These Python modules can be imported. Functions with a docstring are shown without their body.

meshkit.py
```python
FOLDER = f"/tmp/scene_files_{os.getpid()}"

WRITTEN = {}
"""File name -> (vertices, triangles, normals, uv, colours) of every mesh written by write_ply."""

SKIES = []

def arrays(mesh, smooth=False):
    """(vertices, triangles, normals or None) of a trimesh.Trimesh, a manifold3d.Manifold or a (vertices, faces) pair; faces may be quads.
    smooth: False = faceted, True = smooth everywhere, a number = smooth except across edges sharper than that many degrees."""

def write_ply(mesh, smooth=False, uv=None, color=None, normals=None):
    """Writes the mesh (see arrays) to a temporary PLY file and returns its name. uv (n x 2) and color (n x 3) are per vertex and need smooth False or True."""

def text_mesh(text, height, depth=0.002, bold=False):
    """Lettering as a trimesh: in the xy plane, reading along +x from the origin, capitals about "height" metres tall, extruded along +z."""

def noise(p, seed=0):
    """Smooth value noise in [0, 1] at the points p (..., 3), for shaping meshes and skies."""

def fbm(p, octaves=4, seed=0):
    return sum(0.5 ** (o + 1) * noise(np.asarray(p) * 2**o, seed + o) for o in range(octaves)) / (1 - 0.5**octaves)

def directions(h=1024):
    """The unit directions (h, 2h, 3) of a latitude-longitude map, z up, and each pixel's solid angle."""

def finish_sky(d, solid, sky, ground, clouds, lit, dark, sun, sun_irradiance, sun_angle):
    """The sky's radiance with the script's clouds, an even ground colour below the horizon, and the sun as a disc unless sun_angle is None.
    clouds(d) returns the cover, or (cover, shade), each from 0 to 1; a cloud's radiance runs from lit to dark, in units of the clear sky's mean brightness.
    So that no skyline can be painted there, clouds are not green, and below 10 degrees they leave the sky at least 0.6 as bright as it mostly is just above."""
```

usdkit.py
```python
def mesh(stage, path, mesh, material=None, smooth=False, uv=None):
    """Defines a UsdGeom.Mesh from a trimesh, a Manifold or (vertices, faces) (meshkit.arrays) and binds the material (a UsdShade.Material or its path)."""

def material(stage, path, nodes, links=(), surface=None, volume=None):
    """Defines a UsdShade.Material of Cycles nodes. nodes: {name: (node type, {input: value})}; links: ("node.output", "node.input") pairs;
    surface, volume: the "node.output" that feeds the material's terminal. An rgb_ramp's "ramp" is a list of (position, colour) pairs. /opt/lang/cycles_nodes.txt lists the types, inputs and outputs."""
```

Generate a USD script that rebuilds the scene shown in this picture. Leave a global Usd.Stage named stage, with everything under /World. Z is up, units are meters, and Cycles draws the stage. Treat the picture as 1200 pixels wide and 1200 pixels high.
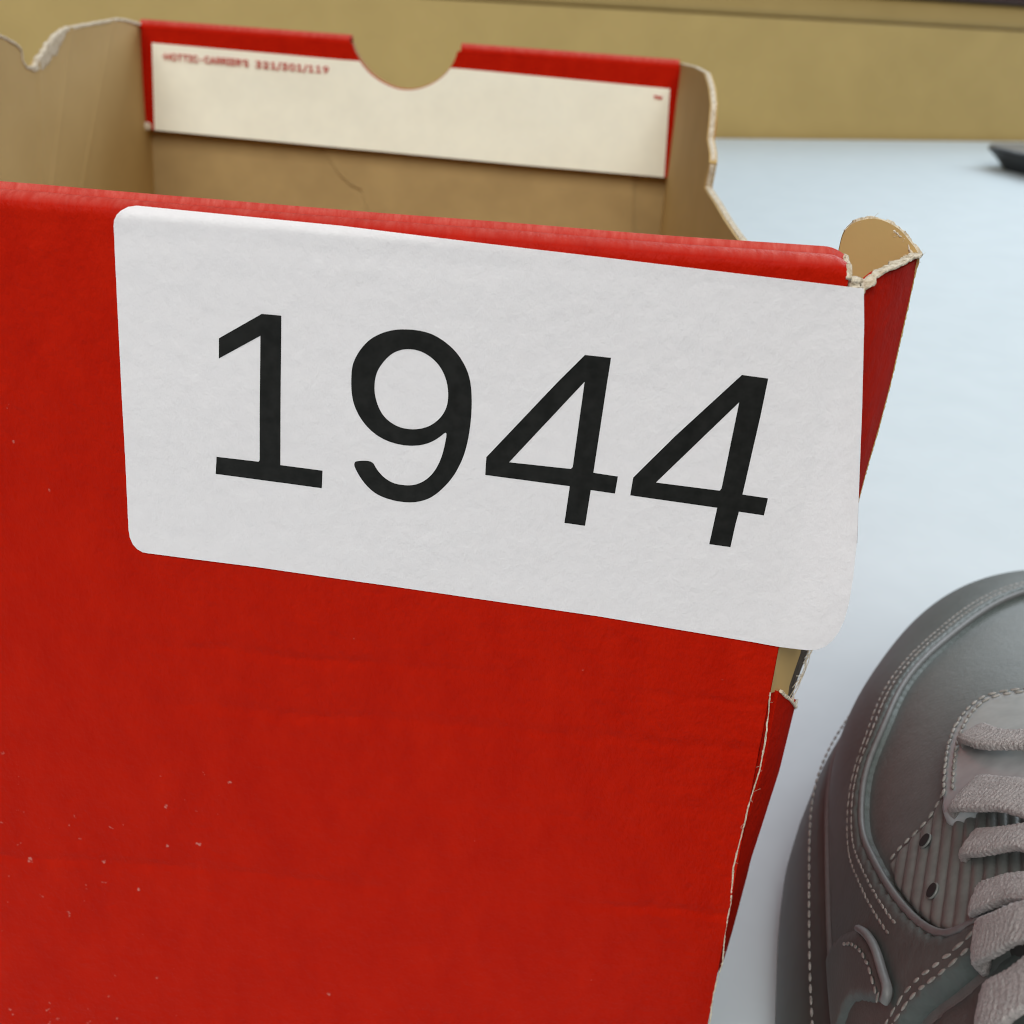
import math, random, numpy as np, trimesh, usdkit, meshkit
from pxr import Usd, UsdGeom, UsdLux, UsdShade, Gf, Sdf
from scipy.interpolate import CubicSpline
from scipy.spatial import Delaunay, cKDTree
import shapely
from shapely.geometry import Polygon, Point, LineString

rng = np.random.default_rng(7)
random.seed(7)
stage = Usd.Stage.CreateInMemory()
UsdGeom.SetStageUpAxis(stage, UsdGeom.Tokens.z)
UsdGeom.SetStageMetersPerUnit(stage, 1.0)
UsdGeom.Xform.Define(stage, '/World')

# ------------------------------------------------------------------ camera, lamps, exposure
H = 0.163                                        # height of the box, table top at z = 0
FOC, CAM = 1394.64, np.array([-0.038775, -0.159740, H + 0.033424])
FW = np.array([-0.02516597, 0.9049917, -0.42468424])
RT = np.array([0.99607334, 0.0587699, 0.06621182])
UP = np.array([-0.08487979, 0.42135036, 0.9029171])
EXPOSURE = 0.0
cam = UsdGeom.Camera.Define(stage, '/World/camera')
APER = 36.0
cam.CreateHorizontalApertureAttr(APER)
cam.CreateVerticalApertureAttr(APER)
cam.CreateFocalLengthAttr(FOC / 1200 * APER)
cam.CreateFStopAttr(36.0)
cam.CreateFocusDistanceAttr(0.178)
cam.CreateClippingRangeAttr(Gf.Vec2f(0.01, 100.0))
cam.CreateExposureAttr(EXPOSURE)
mtx = Gf.Matrix4d(*RT, 0, *UP, 0, *(-FW), 0, *CAM, 1)
cam.AddTransformOp().Set(mtx)


def rect_lamp(name, at, aim, w, h, power, colour):
    l = UsdLux.RectLight.Define(stage, '/World/' + name)
    at, aim = np.array(at, float), np.array(aim, float)
    z = at - aim; z /= np.linalg.norm(z)
    x = np.cross([0, 0, 1], z); x /= np.linalg.norm(x); y = np.cross(z, x)
    l.AddTransformOp().Set(Gf.Matrix4d(*x, 0, *y, 0, *z, 0, *at, 1))
    l.CreateWidthAttr(w); l.CreateHeightAttr(h); l.CreateIntensityAttr(power); l.CreateColorAttr(Gf.Vec3f(*colour))


# the window beyond the far edge of the desk, and the softer light of the room behind the camera
rect_lamp('window_light', (1.35, 2.1, 1.25), (0.05, 0.1, 0.05), 2.2, 1.5, 4.7, (0.84, 0.93, 1.0))
rect_lamp('room_light', (-0.15, -1.7, 1.8), (0.0, 0.2, 0.1), 2.0, 1.5, 7.2, (1.0, 0.975, 0.935))
rect_lamp('ceiling_light', (0.25, 0.5, 2.4), (0.2, 0.4, 0.0), 1.8, 1.8, 1.5, (0.97, 0.98, 1.0))
dome = UsdLux.DomeLight.Define(stage, '/World/ambient_light')
dm = usdkit.material(stage, '/World/Looks/ambient', {'b': ('background_shader', {'color': (0.95, 0.97, 1.0), 'strength': 0.07})}, surface='b.background')
UsdShade.MaterialBindingAPI.Apply(dome.GetPrim()).Bind(dm)

# ------------------------------------------------------------------ helpers


def ray(q):
    d = FOC * FW + (q[0] - 600) * RT - (q[1] - 600) * UP
    return d / np.linalg.norm(d)


def at(q, axis, val):
    """The point of the plane axis = val (world axis 0, 1, 2) that the photograph shows at pixel q."""
    d = ray(q)
    return CAM + (val - CAM[axis]) / d[axis] * d


def on_plane(q, o, n):
    d = ray(q); n = np.asarray(n, float)
    return CAM + ((np.asarray(o) - CAM) @ n) / (d @ n) * d


used = {}


def numbered(path):
    k = used.get(path, -1) + 1
    used[path] = k
    return path if k == 0 else f'{path}_{k:03d}'


def tag(prim, label=None, cat=None, group=None, kind=None):
    for k, v in (('label', label), ('category', cat), ('group', group), ('kind', kind)):
        if v: prim.SetCustomDataByKey(k, v)
    return prim


def thing(name, label, cat, **kw):
    x = UsdGeom.Xform.Define(stage, numbered('/World/' + name))
    tag(x.GetPrim(), label, cat, **kw)
    return str(x.GetPath())


def obj(name, mesh, mat, parent='/World', smooth=30, **kw):
    m = usdkit.mesh(stage, numbered(parent + '/' + name), mesh, '/World/Looks/' + mat, smooth=smooth)
    tag(m.GetPrim(), **kw)
    return str(m.GetPath())


def join(ms):
    return trimesh.util.concatenate(ms)


def tri2d(poly, res):
    """Points (boundary dense, interior grid), triangles and boundary loops of a polygon."""
    loops, pts, n = [], [], 0
    for ring in [poly.exterior, *poly.interiors]:
        c = np.array(ring.coords)[:-1]
        out = []
        for a, b in zip(c, np.roll(c, -1, 0)):
            k = max(1, int(np.ceil(np.linalg.norm(b - a) / res)))
            out += [a + (b - a) * i / k for i in range(k)]
        out = np.array(out)
        loops.append(np.arange(n, n + len(out))); n += len(out); pts.append(out)
    x0, y0, x1, y1 = poly.bounds
    gx, gy = np.meshgrid(np.arange(x0, x1, res), np.arange(y0, y1, res * .87))
    gx[1::2] += res / 2
    g = np.stack([gx.ravel(), gy.ravel()], 1)
    inner = poly.buffer(-res * .6)
    if not inner.is_empty:
        g = g[shapely.contains_xy(inner, g[:, 0], g[:, 1])]
        pts.append(g)
    p = np.vstack(pts)
    t = Delaunay(p + rng.normal(0, res * 1e-4, p.shape)).simplices
    c = p[t].mean(1)
    t = t[shapely.contains_xy(poly, c[:, 0], c[:, 1])]
    a = np.cross(p[t[:, 1]] - p[t[:, 0]], p[t[:, 2]] - p[t[:, 0]])
    t = t[np.abs(a) > res * res * 1e-5]
    a = np.cross(p[t[:, 1]] - p[t[:, 0]], p[t[:, 2]] - p[t[:, 0]])
    t[a < 0] = t[a < 0][:, ::-1]
    return p, t


def edge_distance(p, poly):
    b = shapely.boundary(poly)
    return shapely.distance(shapely.points(p), b)


def sheet(poly, res, top, bottom):
    """A closed sheet over a 2-d polygon; top(p, d) and bottom(p) give the 3-d points, d is the distance to the outline."""
    if poly.geom_type != 'Polygon':
        poly = max(poly.geoms, key=lambda g: g.area)
    p, t = tri2d(poly, res)
    d = edge_distance(p, poly)
    v = np.vstack([top(p, d), bottom(p)]); n = len(p)
    e = np.vstack([t[:, [0, 1]], t[:, [1, 2]], t[:, [2, 0]]])
    key = np.sort(e, 1); _, inv, cnt = np.unique(key, axis=0, return_inverse=True, return_counts=True)
    b = e[cnt[inv.ravel()] == 1]
    f = np.vstack([t, t[:, ::-1] + n, np.stack([b[:, 1], b[:, 0], b[:, 0] + n], 1), np.stack([b[:, 1], b[:, 0] + n, b[:, 1] + n], 1)])
    m = trimesh.Trimesh(v, f, process=False)
    if m.volume < 0: m.invert()
    return m


def smooth_line(pts, n=200, closed=False):
    c = np.array(pts, float)
    if closed: c = np.vstack([c, c[:1]])
    t = np.r_[0, np.cumsum(np.linalg.norm(np.diff(c, axis=0), axis=1))]
    s = CubicSpline(t, c, bc_type='periodic' if closed else 'not-a-knot')
    return s(np.linspace(0, t[-1], n))[: -1 if closed else None]


def tube(path, ra, rb, normals=None, seg=12, power=2.0, caps=True):
    """A tube along path: half width ra across, half thickness rb along the normals; numbers or arrays."""
    path = np.asarray(path, float); n = len(path)
    tg = np.gradient(path, axis=0); tg /= np.linalg.norm(tg, axis=1, keepdims=True) + 1e-12
    if normals is None: normals = np.tile([0, 0, 1.0], (n, 1))
    nr = normals - (normals * tg).sum(1, keepdims=True) * tg
    nr /= np.linalg.norm(nr, axis=1, keepdims=True) + 1e-12
    sd = np.cross(tg, nr)
    a = np.linspace(0, 2 * np.pi, seg, endpoint=False)
    ca = np.sign(np.cos(a)) * np.abs(np.cos(a)) ** (2 / power); sa = np.sign(np.sin(a)) * np.abs(np.sin(a)) ** (2 / power)
    ra, rb = np.broadcast_to(ra, n), np.broadcast_to(rb, n)
    v = path[:, None] + sd[:, None] * (ca[None, :, None] * ra[:, None, None]) + nr[:, None] * (sa[None, :, None] * rb[:, None, None])
    v = v.reshape(-1, 3)
    i = np.arange(n - 1)[:, None] * seg + np.arange(seg)[None]
    j = np.arange(n - 1)[:, None] * seg + (np.arange(seg)[None] + 1) % seg
    f = np.vstack([np.stack([i, j, j + seg], -1).reshape(-1, 3), np.stack([i, j + seg, i + seg], -1).reshape(-1, 3)])
    v = np.vstack([v, path[:1], path[-1:]]); k = np.arange(seg); c0 = n * seg
    f = np.vstack([f, np.stack([np.full(seg, c0), (k + 1) % seg, k], 1), np.stack([np.full(seg, c0 + 1), (n - 1) * seg + k, (n - 1) * seg + (k + 1) % seg], 1)])
    m = trimesh.Trimesh(v, f, process=False)
    if m.volume < 0: m.invert()
    return m


def box_mesh(x0, x1, y0, y1, z0, z1):
    m = trimesh.creation.box([x1 - x0, y1 - y0, z1 - z0]); m.apply_translation([(x0 + x1) / 2, (y0 + y1) / 2, (z0 + z1) / 2])
    return m


def lin(r, g, b):
    return tuple((c / 255 / 12.92 if c <= 10 else ((c / 255 + .055) / 1.055) ** 2.4) for c in (r, g, b))


# ------------------------------------------------------------------ materials
def look(name, nodes, links, surface='p.BSDF'):
    usdkit.material(stage, '/World/Looks/' + name, nodes, links, surface)


def two_tone(name, c1, c2, scale, rough=.6, bump=.0, bscale=800, bdist=.0002, stretch=(1, 1, 1), rot=(0, 0, 0), detail=4, spec=.5, extra=None, low=.35, high=.65, bstretch=None):
    nodes = {'g': ('geometry', {}), 'm': ('mapping', {'scale': stretch, 'rotation': rot}), 'n': ('noise_texture', {'scale': scale, 'detail': detail, 'roughness': .6}),
             'r': ('rgb_ramp', {'ramp': [(0, c1), (low, c1), (high, c2), (1, c2)]}), 'p': ('principled_bsdf', {'roughness': rough, 'specular_ior_level': spec, **(extra or {})})}
    links = [('g.position', 'm.vector'), ('m.vector', 'n.vector'), ('n.fac', 'r.fac'), ('r.color', 'p.base_color')]
    if bump:
        nodes['m2'] = ('mapping', {'scale': bstretch or (1, 1, 1), 'rotation': rot})
        nodes['bn'] = ('noise_texture', {'scale': bscale, 'detail': 5, 'roughness': .65})
        nodes['b'] = ('bump', {'strength': bump, 'distance': bdist})
        links += [('g.position', 'm2.vector'), ('m2.vector', 'bn.vector'), ('bn.fac', 'b.height'), ('b.normal', 'p.normal')]
    look(name, nodes, links)


def red_look(name, flecks=True, rough=.46, spec=.06):
    """Red printed card: faint fibre relief that runs diagonally, a little mottling and rubbed-through white flecks."""
    nodes = {'g': ('geometry', {}), 'm': ('mapping', {'rotation': (0, .75, 0), 'scale': (1, 1, .45)}),
             'n': ('noise_texture', {'scale': 160, 'detail': 6, 'roughness': .7}),
             'r': ('rgb_ramp', {'ramp': [(0, (.345, .0056, .0007)), (.35, (.39, .0072, .0010)), (.65, (.44, .0098, .0014)), (1, (.50, .0135, .0021))]}),
             'bn': ('noise_texture', {'scale': 1500, 'detail': 4, 'roughness': .7}), 'bn2': ('noise_texture', {'scale': 420, 'detail': 3}),
             'add': ('math', {'math_type': 'multiply_add', 'value2': 1.6}), 'b': ('bump', {'strength': .9, 'distance': .00022}),
             'p': ('principled_bsdf', {'roughness': rough, 'specular_ior_level': spec})}
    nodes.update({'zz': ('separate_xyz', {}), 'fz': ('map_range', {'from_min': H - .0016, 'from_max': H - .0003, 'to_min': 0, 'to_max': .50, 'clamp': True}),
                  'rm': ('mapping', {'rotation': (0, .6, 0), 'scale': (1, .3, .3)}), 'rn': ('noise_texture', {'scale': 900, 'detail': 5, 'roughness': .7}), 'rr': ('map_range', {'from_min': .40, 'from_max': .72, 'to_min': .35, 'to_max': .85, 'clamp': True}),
                  'rf': ('math', {'math_type': 'multiply'}), 'rub_sheen': ('mix_color', {'b': (.80, .27, .22)})})  # pink on the fold crest: painted highlight, broken up by real scuffing
    links = [('g.position', 'zz.vector'), ('zz.z', 'fz.value'), ('g.position', 'rm.vector'), ('rm.vector', 'rn.vector'), ('rn.fac', 'rr.value'), ('fz.result', 'rf.value1'), ('rr.result', 'rf.value2'), ('rf.value', 'rub_sheen.fac'), ('r.color', 'rub_sheen.a'),
             ('g.position', 'm.vector'), ('m.vector', 'n.vector'), ('n.fac', 'r.fac'), ('m.vector', 'bn.vector'), ('g.position', 'bn2.vector'),
             ('bn2.fac', 'add.value1'), ('bn.fac', 'add.value3'), ('add.value', 'b.height'), ('b.normal', 'p.normal')]
    if flecks:
        nodes.update({'v': ('noise_texture', {'scale': 520, 'detail': 2.5, 'roughness': .55}), 'v2': ('noise_texture', {'scale': 38, 'detail': 1}),
                      'sx': ('separate_xyz', {}), 'ml': ('map_range', {'from_min': -.075, 'from_max': -.115, 'to_min': 0, 'to_max': 1, 'clamp': True}),
                      'mz': ('map_range', {'from_min': .078, 'from_max': .062, 'to_min': 0, 'to_max': 1, 'clamp': True}), 'mm': ('math', {'math_type': 'multiply'}),
                      's': ('math', {'math_type': 'multiply_add', 'value2': .26}), 'mk': ('math', {'math_type': 'multiply_add', 'value2': .10}), 'f': ('map_range', {'from_min': .895, 'from_max': .95, 'to_min': 0, 'to_max': .42, 'clamp': True}),
                      'x': ('mix_color', {'b': (.60, .36, .31)})})
        links += [('g.position', 'v.vector'), ('g.position', 'v2.vector'), ('g.position', 'sx.vector'), ('sx.x', 'ml.value'), ('sx.z', 'mz.value'), ('ml.result', 'mm.value1'), ('mz.result', 'mm.value2'),
                  ('v2.fac', 's.value1'), ('v.fac', 's.value3'), ('mm.value', 'mk.value1'), ('s.value', 'mk.value3'), ('mk.value', 'f.value'), ('f.result', 'x.fac'), ('rub_sheen.result', 'x.a'), ('x.result', 'p.base_color')]
    else:
        links += [('rub_sheen.result', 'p.base_color')]
    look(name, nodes, links)


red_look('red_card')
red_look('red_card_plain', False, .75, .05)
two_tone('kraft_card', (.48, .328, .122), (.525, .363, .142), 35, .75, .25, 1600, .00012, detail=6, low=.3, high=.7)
two_tone('kraft_shade', (.34, .232, .095), (.39, .27, .112), 60, .8, .3, 1800, .00012, detail=6)  # kraft darkened in colour for the shade at the inside back
two_tone('torn_fibre', (.52, .41, .26), (.84, .76, .61), 900, .9, 1.0, 2200, .0008, detail=8, low=.32, high=.55, bstretch=(1, 1, .35))
two_tone('hollow_shade', (.03, .02, .011), (.10, .07, .04), 500, .9, .8, 900, .0006)
usdkit.material(stage, '/World/Looks/label_paper', {'g': ('geometry', {}), 'n': ('noise_texture', {'scale': 420, 'detail': 5, 'roughness': .6}),
    'r': ('rgb_ramp', {'ramp': [(0, (.86, .86, .885)), (.3, (.86, .86, .885)), (.7, (.89, .888, .91)), (1, (.89, .888, .91))]}), 'm': ('mapping', {'rotation': (0, .75, 0), 'scale': (1, 1, .8)}), 'bn': ('noise_texture', {'scale': 560, 'detail': 6, 'roughness': .62}),
    'b': ('bump', {'strength': .85, 'distance': .00024}), 'p': ('principled_bsdf', {'roughness': .6, 'specular_ior_level': .3}), 't': ('translucent_bsdf', {'color': (.9, .89, .88)}), 'x': ('mix_closure', {'fac': .22})},
    [('g.position', 'n.vector'), ('n.fac', 'r.fac'), ('r.color', 'p.base_color'), ('g.position', 'm.vector'), ('m.vector', 'bn.vector'), ('bn.fac', 'b.height'), ('b.normal', 'p.normal'), ('p.BSDF', 'x.closure1'), ('t.BSDF', 'x.closure2')], 'x.closure')
two_tone('black_ink', (.006, .0066, .0058), (.013, .0135, .0125), 500, .5, .3, 1400, .0001, spec=.22)
two_tone('cream_print', (.85, .86, .74), (.89, .90, .77), 120, .5, .1, 1200, .0001)
two_tone('red_ink', (.48, .03, .02), (.52, .035, .025), 500, .6)
two_tone('table_laminate', (.525, .60, .635), (.55, .625, .66), 30, .55, .08, 700, .00012, spec=.16)
two_tone('khaki_paint', (.465, .325, .112), (.505, .355, .124), 14, .6, .15, 300, .0005)
two_tone('brown_moulding', (.40, .268, .088), (.43, .29, .098), 12, .5, .1, 200, .0005)
two_tone('dark_wood', (.028, .012, .010), (.05, .02, .016), 20, .4)
two_tone('black_plastic', (.010, .011, .013), (.014, .015, .017), 100, .28)
two_tone('plastic_sheen', (.10, .115, .13), (.13, .145, .16), 60, .3)
two_tone('grey_leather', (.066, .0805, .0755), (.079, .095, .0895), 260, .5, .65, 1000, .00022, detail=6, spec=.42)
two_tone('vamp_leather', (.112, .127, .122), (.13, .146, .14), 260, .5, .65, 1000, .00022, detail=6, spec=.45)
two_tone('satin_leather', (.30, .325, .33), (.36, .385, .39), 260, .28, .15, 1500, .00008, spec=.9)
two_tone('rubber_grey', (.043, .050, .047), (.053, .060, .057), 200, .47, .15, 1500, .0001)
two_tone('edge_highlight', (.115, .118, .118), (.14, .143, .143), 500, .5, .3, 1800, .0001)  # paler tone that paints the highlight along panel edges and sole rim
two_tone('thread', (.15, .145, .13), (.30, .285, .26), 900, .5, .4, 4000, .0001)
two_tone('rib_mesh', (.125, .135, .128), (.16, .17, .16), 500, .38, .25, 2500, .0001)
two_tone('lace_weave', (.37, .345, .335), (.58, .54, .525), 2600, .85, 1.0, 3000, .0007, detail=5)
two_tone('lining', (.035, .034, .033), (.05, .048, .046), 300, .8)
two_tone('hole_dark', (.008, .008, .008), (.012, .012, .012), 300, .8)

# ------------------------------------------------------------------ the setting: table top, khaki panel, rails
A0, A1 = at((835, 162), 2, 0.0), at((1200, 166), 2, 0.0)
ED = (A1 - A0)[:2]; ED /= np.linalg.norm(ED); EN = np.array([-ED[1], ED[0]])


def edge_pt(s, t, z):
    return np.array([*(A0[:2] + ED * s + EN * t), z])


def edge_box(s0, s1, t0, t1, z0, z1, bevel=0.0):
    prof = Polygon([(t0, z0), (t1, z0), (t1, z1), (t0, z1)])
    if bevel: prof = prof.buffer(-bevel).buffer(bevel, quad_segs=4)
    m = trimesh.creation.extrude_polygon(prof, s1 - s0, engine='earcut')
    v = m.vertices.copy()
    m.vertices = np.stack([edge_pt(s0 + s, a, b) for a, b, s in v])
    if m.volume < 0: m.invert()
    return m


obj('table_top', edge_box(-1.7, 1.3, -1.43, 0, -.022, 0, .002), 'table_laminate', kind='structure')
ptop = on_plane((1200, 6), edge_pt(0, .012, 0), [*EN, 0])[2]
obj('back_panel', edge_box(-1.7, 1.6, .006, .024, -.25, ptop - .0335), 'khaki_paint', kind='structure')
obj('panel_moulding', edge_box(-1.7, 1.6, .0045, .0265, ptop - .033, ptop - .0005, .0095), 'brown_moulding', kind='structure')
obj('dark_rail', edge_box(-1.7, 1.6, -.003, .040, ptop, ptop + .05, .004), 'dark_wood', kind='structure')

# ------------------------------------------------------------------ the shoe box
W, L = 0.21032, 0.33615
box = thing('shoe_box', 'opened red cardboard shoe box with torn kraft sides and a white 1944 label', 'box')
TH = .0062                                        # thickness of the doubled front


def roll_profile(n=9):
    """(y, z) outline of the folded front: outer face, two soft ridges on top, inner face."""
    pts = [(0, z) for z in np.linspace(0, H - .0026, 420)]
    for a in np.linspace(0, np.pi / 2, n)[1:]:
        pts.append((.0024 - .0024 * math.cos(a), H - .0026 + .0020 * math.sin(a)))
    pts += [(.0030, H - .0009), (.0036, H - .0007)]
    for a in np.linspace(np.pi / 2, 0, n):
        pts.append((.0042 + .0020 * math.cos(a), H - .0020 + .0020 * math.sin(a)))
    pts += [(TH, z) for z in np.linspace(H - .004, 0, 12)]
    return np.array(pts)


PROF = roll_profile()


def face_shift(x, z):
    """How far the front stands forward (-y) of its plane: slight waviness, pressed creases."""
    x, z = np.asarray(x, float), np.asarray(z, float)
    q = np.stack([x * 14, z * 22, 0 * x], -1)
    s = .0009 * (meshkit.fbm(q, 3, 3) - .5)
    q2 = np.stack([x * 120, z * 260, 0 * x], -1)
    s = s + .00010 * (meshkit.fbm(q2, 3, 9) - .5)
    for zc, sl, dep, wid, sd in ((H - .0800, .012, 00.000299, .0011, 1), (H - .0715, -.010, 00.000243, .0009, 2), (H - .1155, .010, 00.000337, .0011, 3), (H - .0975, -.004, 00.000093, .0009, 4), (H - .0060, .0, .00022, .0016, 5)):
        wob = .0022 * (meshkit.fbm(np.stack([x * 40, 0 * x + sd * 7, 0 * x], -1), 3, sd) - .5)
        m = np.clip(2.2 * meshkit.noise(np.stack([x * 26, 0 * x + sd * 3.3, 0 * x], -1), sd + 20) - .5, 0, 1)
        if sd == 5: m = m * np.clip((-.085 - x) / .03, 0, 1)
        s = s - .65 * dep * m * np.exp(-((z - zc - sl * x - wob) / wid) ** 2)
    fade = np.clip((H - .001 - z) / .006, 0, 1) * np.clip((z - .002) / .01, 0, 1)
    return s * fade * 1.0


def top_wave(x):
    return .0006 * (meshkit.fbm(np.stack([np.asarray(x) * 22, 0 * np.asarray(x), 0 * np.asarray(x) + 5], -1), 3, 14) - .5)


xs = np.linspace(-W - .001, -.0006, 330)
n = len(PROF)
V = np.zeros((len(xs), n, 3))
for i, x in enumerate(xs):
    V[i, :, 0] = x; V[i, :, 1] = PROF[:, 0]; V[i, :, 2] = PROF[:, 1]
outer = np.arange(n) < 420
V[:, outer, 1] -= face_shift(V[:, outer, 0], V[:, outer, 2])
V[:, :, 2] += (top_wave(V[:, :, 0])) * np.clip((V[:, :, 2] - H + .012) / .012, 0, 1)
# the cut end at the right is a little crushed
endk = np.clip((V[:, :, 0] + .0035) / .003, 0, 1) ** 2
V[:, :, 2] -= endk * .0011 * np.clip((V[:, :, 2] - H + .01) / .01, 0, 1)
v = V.reshape(-1, 3)
i, j = np.meshgrid(np.arange(len(xs) - 1), np.arange(n), indexing='ij')
a = i * n + j; b = i * n + (j + 1) % n
f = np.vstack([np.stack([a, b, b + n], -1).reshape(-1, 3), np.stack([a, b + n, a + n], -1).reshape(-1, 3)])
pp = Polygon(PROF).buffer(0)
tri_v, tri_f = trimesh.creation.triangulate_polygon(Polygon(PROF), engine='earcut')
kd = cKDTree(PROF); idx = kd.query(tri_v)[1]
f = np.vstack([f, idx[tri_f], idx[tri_f][:, ::-1] + (len(xs) - 1) * n])
fm = trimesh.Trimesh(v, f, process=False)
if fm.volume < 0: fm.invert()
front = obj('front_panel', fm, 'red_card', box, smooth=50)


def front_y(x, z):
    """y of the outer front face at x, z, round the roll of the lip too."""
    x, z = np.asarray(x, float), np.asarray(z, float)
    z = z - top_wave(x) * np.clip((z - H + .012) / .012, 0, 1)
    k = np.clip((z - (H - .0026)) / .0020, 0, .97)
    return .0024 * (1 - np.sqrt(np.clip(1 - k * k, 0, 1))) - face_shift(x, z)


# rubbed edge at the right end of the lip, and the torn seam down the front right corner
def ribbon(path, width, thick, normals, mat, name, parent, jag=.35, seed=1, hairs=1.0, **kw):
    """A torn paper edge: a rough fibrous ridge along a path, with a few loose hairs."""
    path = np.asarray(path, float); g = np.random.default_rng(seed)
    ln = np.r_[0, np.cumsum(np.linalg.norm(np.diff(path, axis=0), axis=1))]
    m = int(np.clip(ln[-1] / .00025, 40, 900)); s = np.linspace(0, ln[-1], m)
    w = np.interp(s, ln, np.broadcast_to(width, len(path))); t = np.interp(s, ln, np.broadcast_to(thick, len(path)))
    p = np.stack([np.interp(s, ln, path[:, k]) for k in range(3)], 1)
    f1 = meshkit.fbm(np.stack([s * 700, 0 * s, 0 * s + seed], -1), 4, seed) - .5
    w = np.maximum(w * (1 + 2.2 * jag * f1), w * .25)
    nr = np.broadcast_to(np.asarray(normals, float), p.shape)
    tg = np.gradient(p, axis=0); tg /= np.linalg.norm(tg, axis=1, keepdims=True) + 1e-12
    sd = np.cross(tg, nr); sd /= np.linalg.norm(sd, axis=1, keepdims=True) + 1e-12
    p = p + sd * ((meshkit.fbm(np.stack([s * 500, 0 * s + 9, 0 * s + seed], -1), 3, seed + 2) - .5) * w * jag * 1.2)[:, None]
    ms = [tube(p, w / 2, t / 2, nr, seg=18, power=4.5)]
    mm = ms[0]; q = mm.vertices
    mm.vertices = q + mm.vertex_normals * ((meshkit.fbm(q * [2600, 2600, 2600], 3, seed + 5) - .5) * np.minimum(w.mean(), t.mean()) * .9 * min(1, jag * 2.2))[:, None]
    for k in range(int(hairs * ln[-1] / .0020)):
        a = g.integers(2, m - 2); c = p[a] + sd[a] * g.uniform(-.5, .5) * w[a] + nr[a] * t[a] * .3
        d = tg[a] * g.choice([-1, 1]) * g.uniform(.4, 1) + sd[a] * g.normal() * .7 + nr[a] * abs(g.normal()) * .35
        d /= np.linalg.norm(d); L_ = g.uniform(.0003, .0008); bend = g.normal(size=3) * .35
        ms.append(tube([c + d * L_ * u + bend * L_ * u * u for u in np.linspace(0, 1, 5)], 2.2e-5, 2.2e-5, [[.3, .5, .8]] * 5, seg=4))
    return obj(name, join(ms), mat, parent, smooth=60, **kw)


def along(pts, n):
    c = np.array(pts, float); t = np.r_[0, np.cumsum(np.linalg.norm(np.diff(c, axis=0), axis=1))]
    s = np.linspace(0, t[-1], n)
    return np.stack([np.interp(s, t, c[:, k]) for k in range(3)], 1)


lip = [(-.0006, p[0], p[1] - .0009) for p in PROF[420:446]]
ribbon(along(lip, 60), .0009, .0008, [1, 0, 0.2], 'torn_fibre', 'torn_edge', front, jag=.35, seed=3)
seam = [at(q, 1, .0003) for q in [(909, 812), (905, 838), (899, 868), (893, 905), (886, 940), (880, 968), (873, 1020), (866, 1070), (861, 1100), (852, 1135), (845, 1165), (838, 1195), (832, 1222)]]
seam = [np.array([-.0006 + .0007 * math.sin(i * .9) * (i % 3 != 0), .0001, z]) for i, z in enumerate(np.linspace(H - .0690, .001, 14))]
ribbon(along(seam, 170), .00022, .00018, [0, -1, 0], 'torn_fibre', 'torn_edge', front, jag=.65, seed=4)

clump = [(.0005, .0012, H - .0032), (.0010, .0016, H - .0050), (.0007, .0012, H - .0080), (.0005, .0010, H - .013), (.0002, .0008, H - .020)]
ribbon(along(clump, 50), np.interp(np.linspace(0, 1, 50), [0, .2, 1], [.0012, .0019, .0006]), .0012, [.3, -1, 0], 'torn_fibre', 'torn_edge', front, jag=.5, seed=21)
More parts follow.
